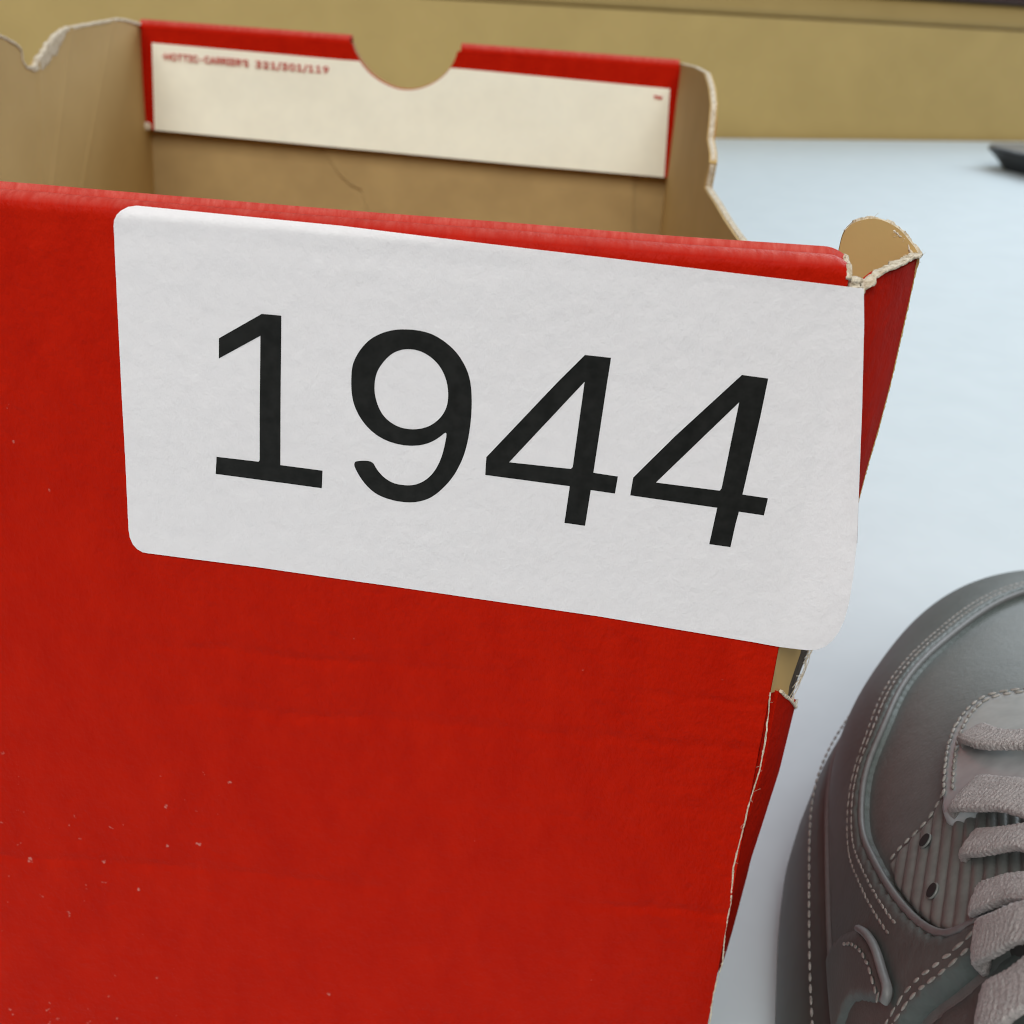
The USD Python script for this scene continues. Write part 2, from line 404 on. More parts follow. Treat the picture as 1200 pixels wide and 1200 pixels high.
# ---- side flap at the front right corner: the side has torn off and splays outward
FY = .02
edge_px = [(1076, 304), (1042, 450), (1005, 590), (970, 715), (935, 815), (917, 890), (886, 985), (863, 1075), (838, 1160)]
edge3 = np.array([at(q, 1, FY) for q in edge_px])
ez = edge3[::-1, 2]; ex = edge3[::-1, 0]


def flap_pt(s, z, off=0.0):
    xo = np.interp(z, ez, ex, left=ex[0]); xh = .0012 - .0055 * np.clip((H - .085 - z) / .06, 0, 1)
    bow = .0011 * np.sin(np.pi * np.clip(s, 0, 1))
    x = xh + (xo - xh) * s; y = .0032 + (FY - .0032) * s
    d = np.stack([xo - xh, np.full_like(xo, FY - .0032)], -1); d /= np.linalg.norm(d, axis=-1, keepdims=True)
    nx, ny = d[..., 1], -d[..., 0]                # outward normal, towards the camera side
    k = off + bow + .0005 * (meshkit.fbm(np.stack([s * 3, z * 60, 0 * z], -1), 2, 5) - .5)
    return np.stack([x + nx * k, y + ny * k, z], -1)


def flap(poly, t):
    return sheet(Polygon(poly), .03, lambda p, d: flap_pt(p[:, 0], H - p[:, 1] * .06, 0), lambda p: flap_pt(p[:, 0], H - p[:, 1] * .06, -t))


U = .06
side = obj('side_flap', flap([(0, .14), (.10, .09), (.3, .062), (1, .062), (1, .0605 / U), (.0, .0605 / U)], .0016), 'red_card_plain', box, label='torn red side flap splayed outward at the front right corner')
top_e = [flap_pt(np.array(s), np.array(H - zz)) for s, zz in ((.0, .0078), (.08, .0058), (.2, .0045), (.35, .0036), (.6, .0033), (.85, .0033), (1.0, .0036))]
ribbon(along([p + np.array([.0001, .0002, .0005]) for p in top_e], 60), .0015, .0005, [0, 0, 1], 'torn_fibre', 'torn_edge', side, hairs=2.5, jag=.42, seed=6)
outl = [flap_pt(np.array(1.0), np.array(z), -.0008) for z in np.linspace(H - .004, H - .0605, 30)]
ribbon(along(outl, 90), .0011, .0017, [1, 0, 0], 'kraft_card', 'cut_edge', side, jag=.12, seed=9)
obj('side_strip', flap([(0.0, .0706 / U), (.3, .0750 / U), (.7, .0810 / U), (1, .0828 / U), (1, .1415 / U), (0, .1415 / U)], .0016), 'red_card_plain', box)
slot_e = [flap_pt(np.array(s), np.array(H - zz), .0001) for s, zz in ((.03, .0708), (.15, .0728), (.4, .0765), (.7, .0810), (.97, .0826))]
ribbon(along(slot_e, 40), .0004, .0005, [0, 0, 1], 'torn_fibre', 'torn_edge', box, jag=.4, seed=10)
# inside the slot: kraft liner, dark sheet standing for the shade of the hollow, torn fibres
obj('kraft_liner', sheet(Polygon([(-.14, .80), (.38, .80), (.35, 1.04), (.40, 1.12), (.31, 1.21), (.37, 1.30), (.02, 1.185), (-.14, 1.165)]), .03, lambda p, d: flap_pt(p[:, 0], H - p[:, 1] * U, -.0006), lambda p: flap_pt(p[:, 0], H - p[:, 1] * U, -.0011)), 'kraft_card', box)
obj('dark_hollow', sheet(Polygon([(.25, .80), (1.16, .80), (1.13, 1.40), (.8, 1.36), (.25, 1.26)]), .05, lambda p, d: flap_pt(p[:, 0], H - p[:, 1] * U, -.0012), lambda p: flap_pt(p[:, 0], H - p[:, 1] * U, -.0020)), 'hollow_shade', box)
fib = []
for k in range(14):
    s0, z0 = rng.uniform(.35, .8), rng.uniform(1.12, 1.34); s1, z1 = s0 + rng.uniform(-.15, .35), z0 - rng.uniform(-.02, .12)
    c = [flap_pt(np.array(s0 + (s1 - s0) * t), np.array(H - U * (z0 + (z1 - z0) * t)), -.0007 + .0006 * math.sin(t * 3)) for t in np.linspace(0, 1, 6)]
    fib.append(tube(c, .00007, .00006, seg=5))
obj('loose_fibre', join(fib), 'torn_fibre', box, kind='stuff')

# the kraft tab that curls up behind the corner
tab = [(985, 318), (986, 290), (990, 275), (998, 264), (1010, 258), (1026, 256), (1043, 262), (1055, 270), (1065, 282), (1075, 301), (1066, 322), (1030, 330)]
tb = np.array([at(q, 1, .0205)[[0, 2]] for q in tab])
tcx, tcz = tb.mean(0)


def tab_y(p, o):
    return .0205 + .0030 * np.clip((tcx - p[:, 0]) / .008, -1, 1.2) ** 2 * np.sign(tcx - p[:, 0]) * .8 - .002 * ((p[:, 1] - tcz) / .005) * .3 + o


tab_poly = Polygon(smooth_line(tb, 90, True)).buffer(0)
obj('kraft_tab', sheet(tab_poly, .0005, lambda p, d: np.stack([p[:, 0], tab_y(p, 0), p[:, 1]], -1), lambda p: np.stack([p[:, 0] + .0002, tab_y(p, .0013), p[:, 1]], -1)), 'kraft_card', box, label='kraft tab curling up at the front right corner')
te = [at(q, 1, .0205) for q in [(992, 272), (1003, 260), (1020, 256.5), (1040, 261), (1053, 269), (1064, 281), (1074, 300)]]
te = np.array([[q[0], tab_y(np.array([[q[0], q[2]]]), .0005)[0], q[2]] for q in te])
ribbon(along(te, 60), np.linspace(.0003, .0015, 60), .0006, [0, -1, .3], 'torn_fibre', 'torn_edge', box, hairs=2.5, jag=.42, seed=12)

# ---- the back: wall with thumb notch, folded lip with printed panel
notch_px = [(411, 20), (411, 42), (416, 58), (424, 72), (436, 86), (452, 97), (470, 103.5), (488, 103.5), (505, 98), (520, 88), (530, 76), (536, 62), (541, 48), (545, 30)]
nt = np.array([at(q, 1, L - .004)[[0, 2]] for q in notch_px])
nt = np.vstack([nt[:2], smooth_line(nt[2:-2], 40), nt[-2:]])
nt[0, 1] = nt[-1, 1] = H + .02
notch = Polygon(nt)
out_x0, out_x1 = -W - .001, .0012


def slab_xz(poly, y0, y1, res=.004, wob=0.0):
    return sheet(poly, res, lambda p, d: np.stack([p[:, 0], np.full(len(p), y0) + wob * (meshkit.fbm(np.stack([p[:, 0] * 30, p[:, 1] * 30, 0 * p[:, 0]], -1), 3, 2) - .5), p[:, 1]], -1), lambda p: np.stack([p[:, 0], np.full(len(p), y1), p[:, 1]], -1))


bw = Polygon([(out_x0, 0), (out_x1, 0), (out_x1, H - .0025), (out_x0, H - .0025)]).difference(notch.buffer(.0006))
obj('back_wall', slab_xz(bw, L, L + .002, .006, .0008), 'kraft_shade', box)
obj('outer_back_face', slab_xz(bw, L + .0021, L + .0026, .02), 'red_card_plain', box)


def pxz(px, y):
    return [tuple(at(q, 1, y)[[0, 2]]) for q in px]


inner = Polygon(pxz([(372, 150), (384, 182), (398, 204), (411, 216), (424, 222), (431, 245), (434, 300), (433, 420), (742, 460), (742, 190), (600, 170)], L - .0006))
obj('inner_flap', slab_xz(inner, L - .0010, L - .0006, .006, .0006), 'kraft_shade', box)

# folded lip: a hooked profile along x, cut by the notch
ly0, ly1 = L - .0062, L - .0048
lip_bottom = Polygon(pxz([(164, 0), (168, 150), (178, 152), (400, 173), (600, 192), (782, 208), (789, 204), (797, 130), (800, 0)], ly0))
lip_flat = Polygon([(lip_bottom.bounds[0], lip_bottom.bounds[1]), (lip_bottom.bounds[2], lip_bottom.bounds[1]), (lip_bottom.bounds[2], H - .0025), (lip_bottom.bounds[0], H - .0025)]).intersection(lip_bottom).difference(notch)
lip = obj('folded_lip', slab_xz(lip_flat, ly0, ly1, .003, .0012), 'red_card_plain', box)


def top_roll(x0, x1):
    a = np.linspace(np.pi, 0, 14)
    r = (L + .002 - ly0) / 2; cy = (L + .002 + ly0) / 2
    out = [(cy + r * math.cos(t), H - .0027 + .0030 * math.sin(t)) for t in a]; inn = [(cy + (r - .0014) * math.cos(t), H - .0027 + .0017 * math.sin(t)) for t in a[::-1]]
    prof = Polygon(out + inn)
    m = trimesh.creation.extrude_polygon(prof, x1 - x0, engine='earcut'); v = m.vertices.copy()
    m.vertices = np.stack([x0 + v[:, 2], v[:, 0], v[:, 1]], 1)
    if m.volume < 0: m.invert()
    return m


nx0, nx1 = nt[1, 0], nt[-2, 0]
obj('top_fold', top_roll(lip_bottom.bounds[0] + .0008, nx0), 'red_card_plain', box, smooth=40)
obj('top_fold', top_roll(nx1, at((797, 72), 1, ly0)[0]), 'red_card_plain', box, smooth=40)
cream = Polygon(pxz([(178, 50), (181, 156), (778, 212), (785, 104), (545, 81), (400, 70), (180, 50.5)], ly0)).buffer(0).difference(notch.buffer(.0002)).intersection(lip_flat)
cream = max(cream.geoms, key=lambda g: g.area) if cream.geom_type != 'Polygon' else cream
wobf = lambda p: .0012 * (meshkit.fbm(np.stack([p[:, 0] * 30, p[:, 1] * 30, 0 * p[:, 0]], -1), 3, 2) - .5)
obj('printed_panel', sheet(cream, .003, lambda p, d: np.stack([p[:, 0], ly0 - .00012 + wobf(p), p[:, 1]], -1), lambda p: np.stack([p[:, 0], ly0 + .0004 + wobf(p), p[:, 1]], -1)), 'cream_print', lip, label='cream printed panel inside the red border')


def print_text(text, a, b, height, name):
    m = meshkit.text_mesh(text, height, .00012, bold=True)
    p0, p1 = at(a, 1, ly0 - .0011), at(b, 1, ly0 - .0011)
    u = p1 - p0; ln = np.linalg.norm(u); u /= ln; wv = np.array([-u[2], 0, u[0]])
    v = m.vertices; sx = ln / v[:, 0].max()
    m.vertices = p0 + np.outer(v[:, 0] * sx, u) + np.outer(v[:, 1], wv) - np.outer(v[:, 2], [0, 1, 0]) + [0, .0004, 0]
    obj(name, m, 'red_ink', lip, smooth=False)


print_text('\u00b7HOTTIC-CARRIER\u2019S', (189, 69.5), (291, 78), .0024, 'printed_text')
print_text('321/301/119', (298, 79), (385, 86), .0024, 'printed_text')
print_text('\u2122', (764, 121.5), (775, 122.5), .0030, 'printed_text')
# little scuffed corners of the lip
for q, s in (((171, 148), .0022), ((789, 203), .0016)):
    c = at(q, 1, ly0 - .0005); m = trimesh.creation.icosphere(2, s)
    m.vertices = m.vertices * [1, .45, .8] * (1 + .5 * (meshkit.fbm(m.vertices * 900, 2, 3) - .5))[:, None] + c
    obj('scuffed_corner', m, 'torn_fibre', lip, smooth=True)

# ---- left and right sides with torn tops
LX = -W
lt = [at(q, 0, LX)[1:] for q in [(0, 41), (18, 50), (25, 57), (27, 72), (33, 79), (42, 78), (55, 60), (66, 44), (78, 33), (100, 29), (122, 25), (140, 22), (152, 24), (168, 30)]]
lt = np.array(lt); lt[-1] = [L + .001, H - .0022]
ltop = np.vstack([[[.004, H - .001], [.10, H - .0005], [.18, H + .0006]], lt])
fine = along(np.c_[ltop, np.zeros(len(ltop))], 260)[:, :2]
fine[:, 1] += .0005 * (meshkit.fbm(np.stack([fine[:, 0] * 300, 0 * fine[:, 0], 0 * fine[:, 0]], -1), 3, 4) - .5)
lpoly = Polygon(np.vstack([fine, [[L + .001, 0], [.004, 0]]])).buffer(0)


def yz_sheet(poly, x0, x1, res, seed, wob=.0012):
    def sh(p, s): return wob * (meshkit.fbm(np.stack([p[:, 0] * 18, p[:, 1] * 18, 0 * p[:, 0] + 3], -1), 4, seed) - .5) + s
    def cr(p):   # slight bends in the board
        return sum(dp * np.exp(-((p[:, 0] - y0 - k * (p[:, 1] - H)) / .0013) ** 2) for y0, k, dp in ((.262, .55, .0005), (.300, .75, .0004), (.236, .18, .0004))) if seed == 1 else 0
    return sheet(poly, res, lambda p, d: np.stack([sh(p, x0) + cr(p), p[:, 0], p[:, 1]], -1), lambda p: np.stack([sh(p, x1), p[:, 0], p[:, 1]], -1))


left = obj('left_side', yz_sheet(lpoly, LX, LX - .0022, .0016, 1), 'kraft_card', box, smooth=40)
obj('outer_side_face', yz_sheet(lpoly.buffer(-.0008), LX - .0023, LX - .0028, .006, 1), 'red_card_plain', box)
e = along([(LX - .0006, *q) for q in ltop[2:]], 170)
wd = np.interp(e[:, 1], [.2, .2225, .2265, .232, .236, .246, .252, .258, .275, .31, .337], [.0008, .0008, .0009, .0022, .0046, .0052, .0042, .0014, .0008, .0009, .0010])
e[:, 2] -= wd * .28
ribbon(e, wd, .0016, [1, 0, 0], 'torn_fibre', 'torn_edge', left, jag=.28, seed=15)
# the folded-over piece of the left side next to the back
cheek = Polygon([(L - .040, H - .006), (L - .028, H - .0032), (L - .011, H - .0028), (L - .010, .03), (L - .045, .03)])

rt = np.array([at(q, 0, 0.0)[1:] for q in [(800, 73), (813, 79), (826, 86), (831, 103), (833, 122), (831, 145), (829, 163), (832, 178), (832, 190), (829, 205), (826, 220), (838, 238), (850, 258), (865, 280)]])
rt[0] = [L + .001, H - .0015]
rtop = np.vstack([rt, [[.06, rt[-1, 1] + .001], [.021, rt[-1, 1] - .001]]])
fine = along(np.c_[rtop, np.zeros(len(rtop))], 240)[:, :2]
rpoly = Polygon(np.vstack([fine, [[.021, 0], [L + .001, 0]]])).buffer(0)
right = obj('right_side', yz_sheet(rpoly, -.0002, .0020, .0016, 2), 'kraft_card', box, smooth=40)
obj('outer_side_face', yz_sheet(rpoly.buffer(-.0045), .0021, .0026, .006, 2), 'red_card_plain', box)
ribbon(along([(.0009, *q) for q in rtop], 140), .0006, .0014, [1, 0, 0], 'torn_fibre', 'torn_edge', right, jag=.25, seed=17)
obj('bottom_panel', box_mesh(-W + .0004, -.0004, TH + .0002, L - .0004, .0006, .0022), 'kraft_card', box)

# ---- the label: stuck to the front, wrapped a little way round the roll, its right end folded and hanging free
lab_px = [(134.3, 264), (135.2, 257), (138, 251), (142.5, 246.3), (149, 243), (158, 242), (400, 265), (700, 300), (1012, 338), (1012.5, 380), (1010, 480), (1006, 580), (1003, 640), (999, 676), (994.5, 705), (989.5, 725), (983.5, 739), (975.5, 750.5), (967, 757.5), (957, 761), (945, 761.3), (915, 757.5), (700, 722), (480, 690), (300, 664), (175, 648), (167.5, 646.8), (161, 643), (156, 637.3), (152.6, 629.5), (151, 620), (146, 500), (139, 360)]
lp = np.array([at(q, 1, 0.0)[[0, 2]] for q in lab_px])
lab_poly = Polygon(lp)


def lab_y(p):
    x, z = p[:, 0], p[:, 1]
    k = np.clip((x + .0045) / .012, 0, 1); lo = np.clip((H - .035 - z) / .025, 0, 1)
    y = front_y(np.minimum(x, -.001), z) * (1 - k)
    curl = np.clip((x - .0015) + (H - .052 - z) * .8, 0, .02)
    tex = .00005 * (meshkit.fbm(np.stack([x * 260, z * 260, 0 * x], -1), 3, 31) - .5) + .0005 * (meshkit.fbm(np.stack([x * 22, z * 22, 0 * x], -1), 2, 33) - .5) * .3
    return y - .00022 - .00022 * np.clip((z - H + .005) / .003, 0, 1) - .0005 * k * lo + curl ** 2 * 5.0 - tex


lab = obj('label', sheet(lab_poly, .0006, lambda p, d: np.stack([p[:, 0], lab_y(p), p[:, 1]], -1), lambda p: np.stack([p[:, 0], lab_y(p) + .00011, p[:, 1]], -1)), 'label_paper', box, smooth=40, label='white paper label printed 1944 with rounded corners')
# the turned-under strip along the folded right edge
fold = [at(q, 1, 0) for q in [(1011, 339), (1011.5, 380), (1009, 480), (1005, 580), (1002.5, 636)]]
fold = along(fold, 60); fy = lab_y(fold[:, [0, 2]])
rows = []
for i, t in enumerate(np.linspace(0, 1, 7)):
    a = t * 2.3; r = .0007
    rows.append(np.stack([fold[:, 0] + r * math.sin(a) * .6 - t * t * .0022 * np.linspace(1, .1, 60), fy + .00004 + r * (1 - math.cos(a)) + .0012 * t * np.linspace(1, .1, 60), fold[:, 2]], -1))
g = np.array(rows); m_, k_ = g.shape[:2]
i, j = np.meshgrid(np.arange(m_ - 1), np.arange(k_ - 1), indexing='ij'); a = i * k_ + j
gf = np.vstack([np.stack([a, a + 1, a + k_ + 1], -1).reshape(-1, 3), np.stack([a, a + k_ + 1, a + k_], -1).reshape(-1, 3)])
obj('folded_edge', trimesh.Trimesh(g.reshape(-1, 3), gf, process=False), 'label_paper', lab, smooth=True)

# the four printed figures
one = [(257, 396), (307, 367.5), (330, 369.5), (328.5, 545), (378, 551.5), (377, 572), (253, 555), (254, 535), (303, 541), (304.5, 539), (305.5, 393), (257, 419.5)]
k9 = 170 / 887
nine_o = [(65, 330), (78, 275), (120, 200), (190, 130), (290, 90), (395, 80), (520, 97), (610, 140), (700, 215), (760, 310), (790, 400), (798, 530), (790, 660), (768, 790), (735, 890), (680, 990), (600, 1075), (530, 1122), (440, 1143), (340, 1135), (230, 1100), (160, 1045), (105, 970), (70, 893), (130, 886), (190, 890), (215, 940), (260, 992), (320, 1028), (400, 1040), (460, 1035), (520, 1005), (570, 955), (610, 880), (635, 790), (650, 697), (595, 745), (530, 780), (440, 795), (350, 785), (260, 755), (180, 700), (115, 620), (75, 530), (62, 440)]
nine_i = [(200, 430), (212, 350), (250, 285), (310, 225), (380, 200), (450, 202), (520, 228), (590, 285), (635, 360), (655, 440), (655, 530), (628, 600), (575, 655), (510, 688), (430, 697), (350, 682), (280, 638), (235, 580), (207, 500)]
nine_o = [(400 + x * k9, 370 + y * k9) for x, y in nine_o]; nine_i = [(400 + x * k9, 370 + y * k9) for x, y in nine_i]
k4 = 180 / 939
four_a = [(52, 708), (480, 258), (655, 84), (814, 102), (780, 320), (706, 806), (856, 829), (838, 932), (690, 910), (655, 1130), (529, 1112), (562, 886), (45, 816)]
four_ai = [(190, 740), (568, 782), (580, 770), (653, 248)]
k5 = 180 / 982
four_b = [(66, 710), (340, 440), (762, 54), (930, 78), (880, 320), (765, 820), (928, 844), (902, 952), (742, 928), (720, 1010), (688, 1155), (553, 1136), (604, 903), (47, 823)]
four_bi = [(210, 742), (620, 795), (632, 780), (745, 228)]
four_a = [(560 + x * k4, 400 + y * k4) for x, y in four_a]; four_ai = [(560 + x * k4, 400 + y * k4) for x, y in four_ai]
four_b = [(730 + x * k5, 430 + y * k5) for x, y in four_b]; four_bi = [(730 + x * k5, 430 + y * k5) for x, y in four_bi]


def figure(o, holes, label, rough):
    P2 = lambda px: np.array([at(q, 1, -.0003)[[0, 2]] for q in px])
    def chaikin(c):
        c = np.array(c, float)
        for _ in range(3):
            d = np.roll(c, -1, 0); c = np.stack([c * .75 + d * .25, c * .25 + d * .75], 1).reshape(-1, 2)
        return c
    if rough: o, holes = chaikin(o), [chaikin(h) for h in holes]
    pg = Polygon(P2(o), [P2(h) for h in holes]).buffer(0)
    if rough: pg = pg.buffer(.00003)
    obj('digit', sheet(pg, .0011, lambda p, d: np.stack([p[:, 0], lab_y(p) - .00005, p[:, 1]], -1), lambda p: np.stack([p[:, 0], lab_y(p) + .00003, p[:, 1]], -1)), 'black_ink', lab, smooth=40, label=label)


figure(one, [], 'black printed figure 1', False)
figure(nine_o, [nine_i], 'black printed figure 9', True)
figure(four_a, [four_ai], 'black printed first figure 4', False)
figure(four_b, [four_bi], 'black printed last figure 4', False)

# ------------------------------------------------------------------ the sneaker
shoe = thing('sneaker', 'grey leather sneaker with pinkish grey flat laces standing beside the red box', 'shoe')
SK = 1.137 * (H + .033424) / .199424             # large adult size
SO, SA = CAM[:2] + SK * np.array([.070775, -.01826]), math.radians(12.0)
ctl = np.array([[.004, .297], [-.013, .2915], [-.0258, .2800], [-.0366, .2615], [-.0452, .2370], [-.0513, .210], [-.0516, .18], [-.0495, .145], [-.045, .11], [-.040, .075], [-.034, .04], [-.026, .014], [-.012, .002], [0, 0],
                [.012, .002], [.026, .014], [.034, .04], [.036, .075], [.038, .11], [.043, .15], [.049, .185], [.051, .215], [.049, .245], [.043, .27], [.034, .287], [.021, .293]])
cc = np.vstack([ctl, ctl[:1]]); tt = np.r_[0, np.cumsum(np.linalg.norm(np.diff(cc, axis=0), axis=1))]
SP, TL = CubicSpline(tt, cc, bc_type='periodic'), tt[-1]
ZR, VC, VB, BM = .032, .243, .055, .075        # rim height, ends of the spine, metres per unit of rho


def to_world(p):
    p = np.asarray(p) * SK
    return np.stack([SO[0] + p[..., 0] * math.cos(SA) + p[..., 1] * math.sin(SA), SO[1] - p[..., 0] * math.sin(SA) + p[..., 1] * math.cos(SA), p[..., 2]], -1)


def rim(th):
    return SP(np.mod(th, 1) * TL)


def spine_z(v):
    return np.interp(v, [0, .06, .10, .13, .16, .19, .215, .235, .25], [.095, .098, .098, .093, .084, .073, .0628, .0556, .0518])


def upper_pt(th, rho):
    """A point of the upper: th runs round the rim of the sole (0 toe, .25 left ball, .5 heel), rho from the rim up to the spine."""
    th, rho = np.asarray(th, float), np.asarray(rho, float)
    R = rim(th); v = R[..., 1]
    sv = np.where(v > .15, .15 + (VC - .15) * np.tanh(np.clip((v - .15) / (VC - .15), 0, 9)), v)
    sv = np.maximum(sv, VB); su = .002 * np.clip((v - .2) / .1, 0, 1)
    k = np.clip(rho, 0, 1) * np.pi / 2
    c, s = np.cos(k) ** .80, np.sin(k) ** .80
    return to_world(np.stack([su + (R[..., 0] - su) * c, sv + (v - sv) * c, ZR + (spine_z(sv) - ZR) * s], -1))


def upper_n(th, rho):
    e = 1e-3
    a = upper_pt(th + e, rho) - upper_pt(th - e, rho); b = upper_pt(th, np.clip(rho + e, 0, 1)) - upper_pt(th, np.clip(rho - e, 0, 1))
    nn = np.cross(a, b); nn /= np.linalg.norm(nn, axis=-1, keepdims=True) + 1e-15
    return nn


def skin(p, off):
    """p: (th * TL, rho * BM) in metres; off: height above the upper."""
    th, rho = p[:, 0] / TL, np.clip(p[:, 1] / BM, 0, .985)
    return upper_pt(th, rho) + upper_n(th, np.clip(rho, .02, .97)) * np.asarray(off)[..., None] * SK


def S(pts):
    return np.array([(t * TL, r * BM) for t, r in pts])


def mirror(pts):
    return [(-t, r) for t, r in pts]


def panel(poly, res, thick, round_, lift=0.0, extra=None):
    def top(p, d):
        k = np.clip(d / round_, 0, 1)
        o = lift + thick * np.sqrt(np.clip(1 - (1 - k) ** 2, 0, 1)) - .0002
        return skin(p, o + (extra(p, d) if extra else 0))
    return sheet(poly, res, top, lambda p: skin(p, np.full(len(p), -.0010)))


def stitch_row(line, spacing, length, rad, lift):
    spacing, length, lift = spacing * .88, length * .95, lift - .00012
    """Thread stitches along a line of (th*TL, rho*BM) points."""
    c = np.asarray(line); w = skin(c, np.full(len(c), lift))
    t = np.r_[0, np.cumsum(np.linalg.norm(np.diff(w, axis=0), axis=1))]
    ms = []
    base = trimesh.creation.icosphere(1, 1.0)
    for s in np.arange(spacing * .5, t[-1], spacing):
        q = np.array([np.interp([s - length / 2, s, s + length / 2], t, c[:, k]) for k in (0, 1)]).T
        a, m0, b = skin(q, np.full(3, lift)); nn = upper_n(q[1:2, 0] / TL, np.clip(q[1:2, 1] / BM, .02, .97))[0]
        d = b - a; d /= np.linalg.norm(d) + 1e-12; e = np.cross(nn, d)
        j = 1 + rng.normal(0, .08)
        v = base.vertices
        ms.append(trimesh.Trimesh(m0 + np.outer(v[:, 0] * length / 2 * j, d + e * rng.normal(0, .10)) + np.outer(v[:, 1] * rad * .85, e) + np.outer(v[:, 2] * rad * .6, nn), base.faces, process=False))
    return join(ms)


def offset_line(line, dist):
    """The line moved sideways in the (th*TL, rho*BM) sheet, by true distance on the upper."""
    c = np.asarray(line); w = skin(c, np.zeros(len(c)))
    t = np.gradient(w, axis=0); t /= np.linalg.norm(t, axis=1, keepdims=True)
    nn = upper_n(c[:, 0] / TL, np.clip(c[:, 1] / BM, .02, .97)); side = np.cross(nn, t) * dist
    e = 1e-4
    da = (skin(c + [e, 0], np.zeros(len(c))) - w) / e; db = (skin(c + [0, e], np.zeros(len(c))) - w) / e
    out = []
    for k in range(len(c)):
        A = np.stack([da[k], db[k]], 1); out.append(c[k] + np.linalg.lstsq(A, side[k], rcond=None)[0])
    return np.array(out)


# ---- sole: flared cup sole with a rounded rim
th = np.linspace(0, 1, 300, endpoint=False)
R = rim(th); dd = SP(np.mod(th, 1) * TL, 1); dd /= np.linalg.norm(dd, axis=1, keepdims=True)
ON = np.stack([dd[:, 1], -dd[:, 0]], -1)
if ((R + ON * .01) ** 2)[75, 0] < (R ** 2)[75, 0]: ON = -ON
flare = np.interp(R[:, 1], [.2, .24, .285], [1, .72, .12])
spr = np.clip((R[:, 1] - .235) / .06, 0, 1) ** 2 * .006
prof = [(.003, .000), (.005, .0006), (.0062, .004), (.0066, .010), (.0062, .016), (.0054, .0215), (.0046, .026), (.0036, .0290), (.0030, .0312), (.0022, .0328), (.0010, .0337), (-.0006, .0338), (-.0018, .0330), (-.0026, .0312)]
rows = []
for o, z in prof:
    oo = np.where(o > 0, o * flare + np.clip(o, 0, .0012) * (1 - flare), o)
    rows.append(to_world(np.concatenate([R + ON * oo[:, None], (z + spr * (1 - z / .034))[:, None]], 1)))
g = np.array(rows); m_, k_ = g.shape[:2]
i, j = np.meshgrid(np.arange(m_ - 1), np.arange(k_), indexing='ij'); a = i * k_ + j; b = i * k_ + (j + 1) % k_
gf = np.vstack([np.stack([a, b, b + k_], -1).reshape(-1, 3), np.stack([a, b + k_, a + k_], -1).reshape(-1, 3)])
gv = np.vstack([g.reshape(-1, 3), g[0].mean(0)[None], g[-1].mean(0)[None]])
k = np.arange(k_); nb = m_ * k_
gf = np.vstack([gf, np.stack([np.full(k_, nb), (k + 1) % k_, k], 1), np.stack([np.full(k_, nb + 1), (m_ - 1) * k_ + k, (m_ - 1) * k_ + (k + 1) % k_], 1)])
sm = trimesh.Trimesh(gv, gf, process=False)
if sm.volume < 0: sm.invert()
sole = obj('sole', sm, 'rubber_grey', shoe, smooth=50)
# rounded bead along the rim, its pale colour a painted highlight, stitches below it
bead = to_world(np.concatenate([R + ON * (.0004 + .0010 * flare)[:, None], np.full((300, 1), .0335)], 1))
obj('rim_highlight', tube(np.vstack([bead, bead[:2]]), .0012, .0009, seg=10), 'edge_highlight', sole, smooth=60)
st = to_world(np.concatenate([R + ON * (.0037 * flare + .0008)[:, None], np.full((300, 1), .0294)], 1))
stn = to_world(np.concatenate([R + ON * (.0060 * flare + .0012)[:, None], np.full((300, 1), .0312)], 1)) - st; stn /= np.linalg.norm(stn, axis=1, keepdims=True)
tl = np.r_[0, np.cumsum(np.linalg.norm(np.diff(st, axis=0), axis=1))]
ms = []; base = trimesh.creation.icosphere(1, 1.0)
for s in np.arange(0, tl[-1], .0027):
    c = np.array([np.interp(s, tl, st[:, q]) for q in range(3)]); c2 = np.array([np.interp(s + .0003, tl, st[:, q]) for q in range(3)])
    nn = np.array([np.interp(s, tl, stn[:, q]) for q in range(3)])
    d = c2 - c; d /= np.linalg.norm(d) + 1e-12; e_ = np.cross(nn, d); vv = base.vertices
    ms.append(trimesh.Trimesh(c + np.outer(vv[:, 0] * .00110, d) + np.outer(vv[:, 1] * .00033, e_) + np.outer(vv[:, 2] * .00028, nn), base.faces, process=False))
obj('stitching', join(ms), 'thread', sole, smooth=True, kind='stuff')

# ---- upper: closed over the forefoot, open at the collar
tg, rg = np.meshgrid(np.linspace(0, 1, 361), np.linspace(0, 1, 60), indexing='ij')
rv = rim(tg)[..., 1]
rmax = np.interp(rv, [.06, .10, .125, .14], [.62, .66, .80, .985])
pts = upper_pt(tg, rg * rmax)
m_, k_ = tg.shape
i, j = np.meshgrid(np.arange(m_ - 1), np.arange(k_ - 1), indexing='ij'); a = i * k_ + j
gf = np.vstack([np.stack([a, a + 1, a + k_ + 1], -1).reshape(-1, 3), np.stack([a, a + k_ + 1, a + k_], -1).reshape(-1, 3)])
um = trimesh.Trimesh(pts.reshape(-1, 3), gf, process=False)
if um.face_normals[um.triangles_center[:, 2] > .045][:, 2].mean() < 0: um.invert()
obj('vamp', um, 'vamp_leather', shoe, smooth=True)
ctr = np.array([SO[0] + .15 * math.sin(SA), SO[1] + .15 * math.cos(SA), .02])
lm = um.copy(); lm.vertices = ctr + (lm.vertices - ctr) * [.955, .975, .96]; lm.invert()
obj('lining', lm, 'lining', shoe, smooth=True)
col = upper_pt(np.linspace(.5 - .155, .5 + .155, 80), np.interp(rim(np.linspace(.5 - .155, .5 + .155, 80))[:, 1], [.06, .10, .125, .14], [.62, .66, .80, .985]))
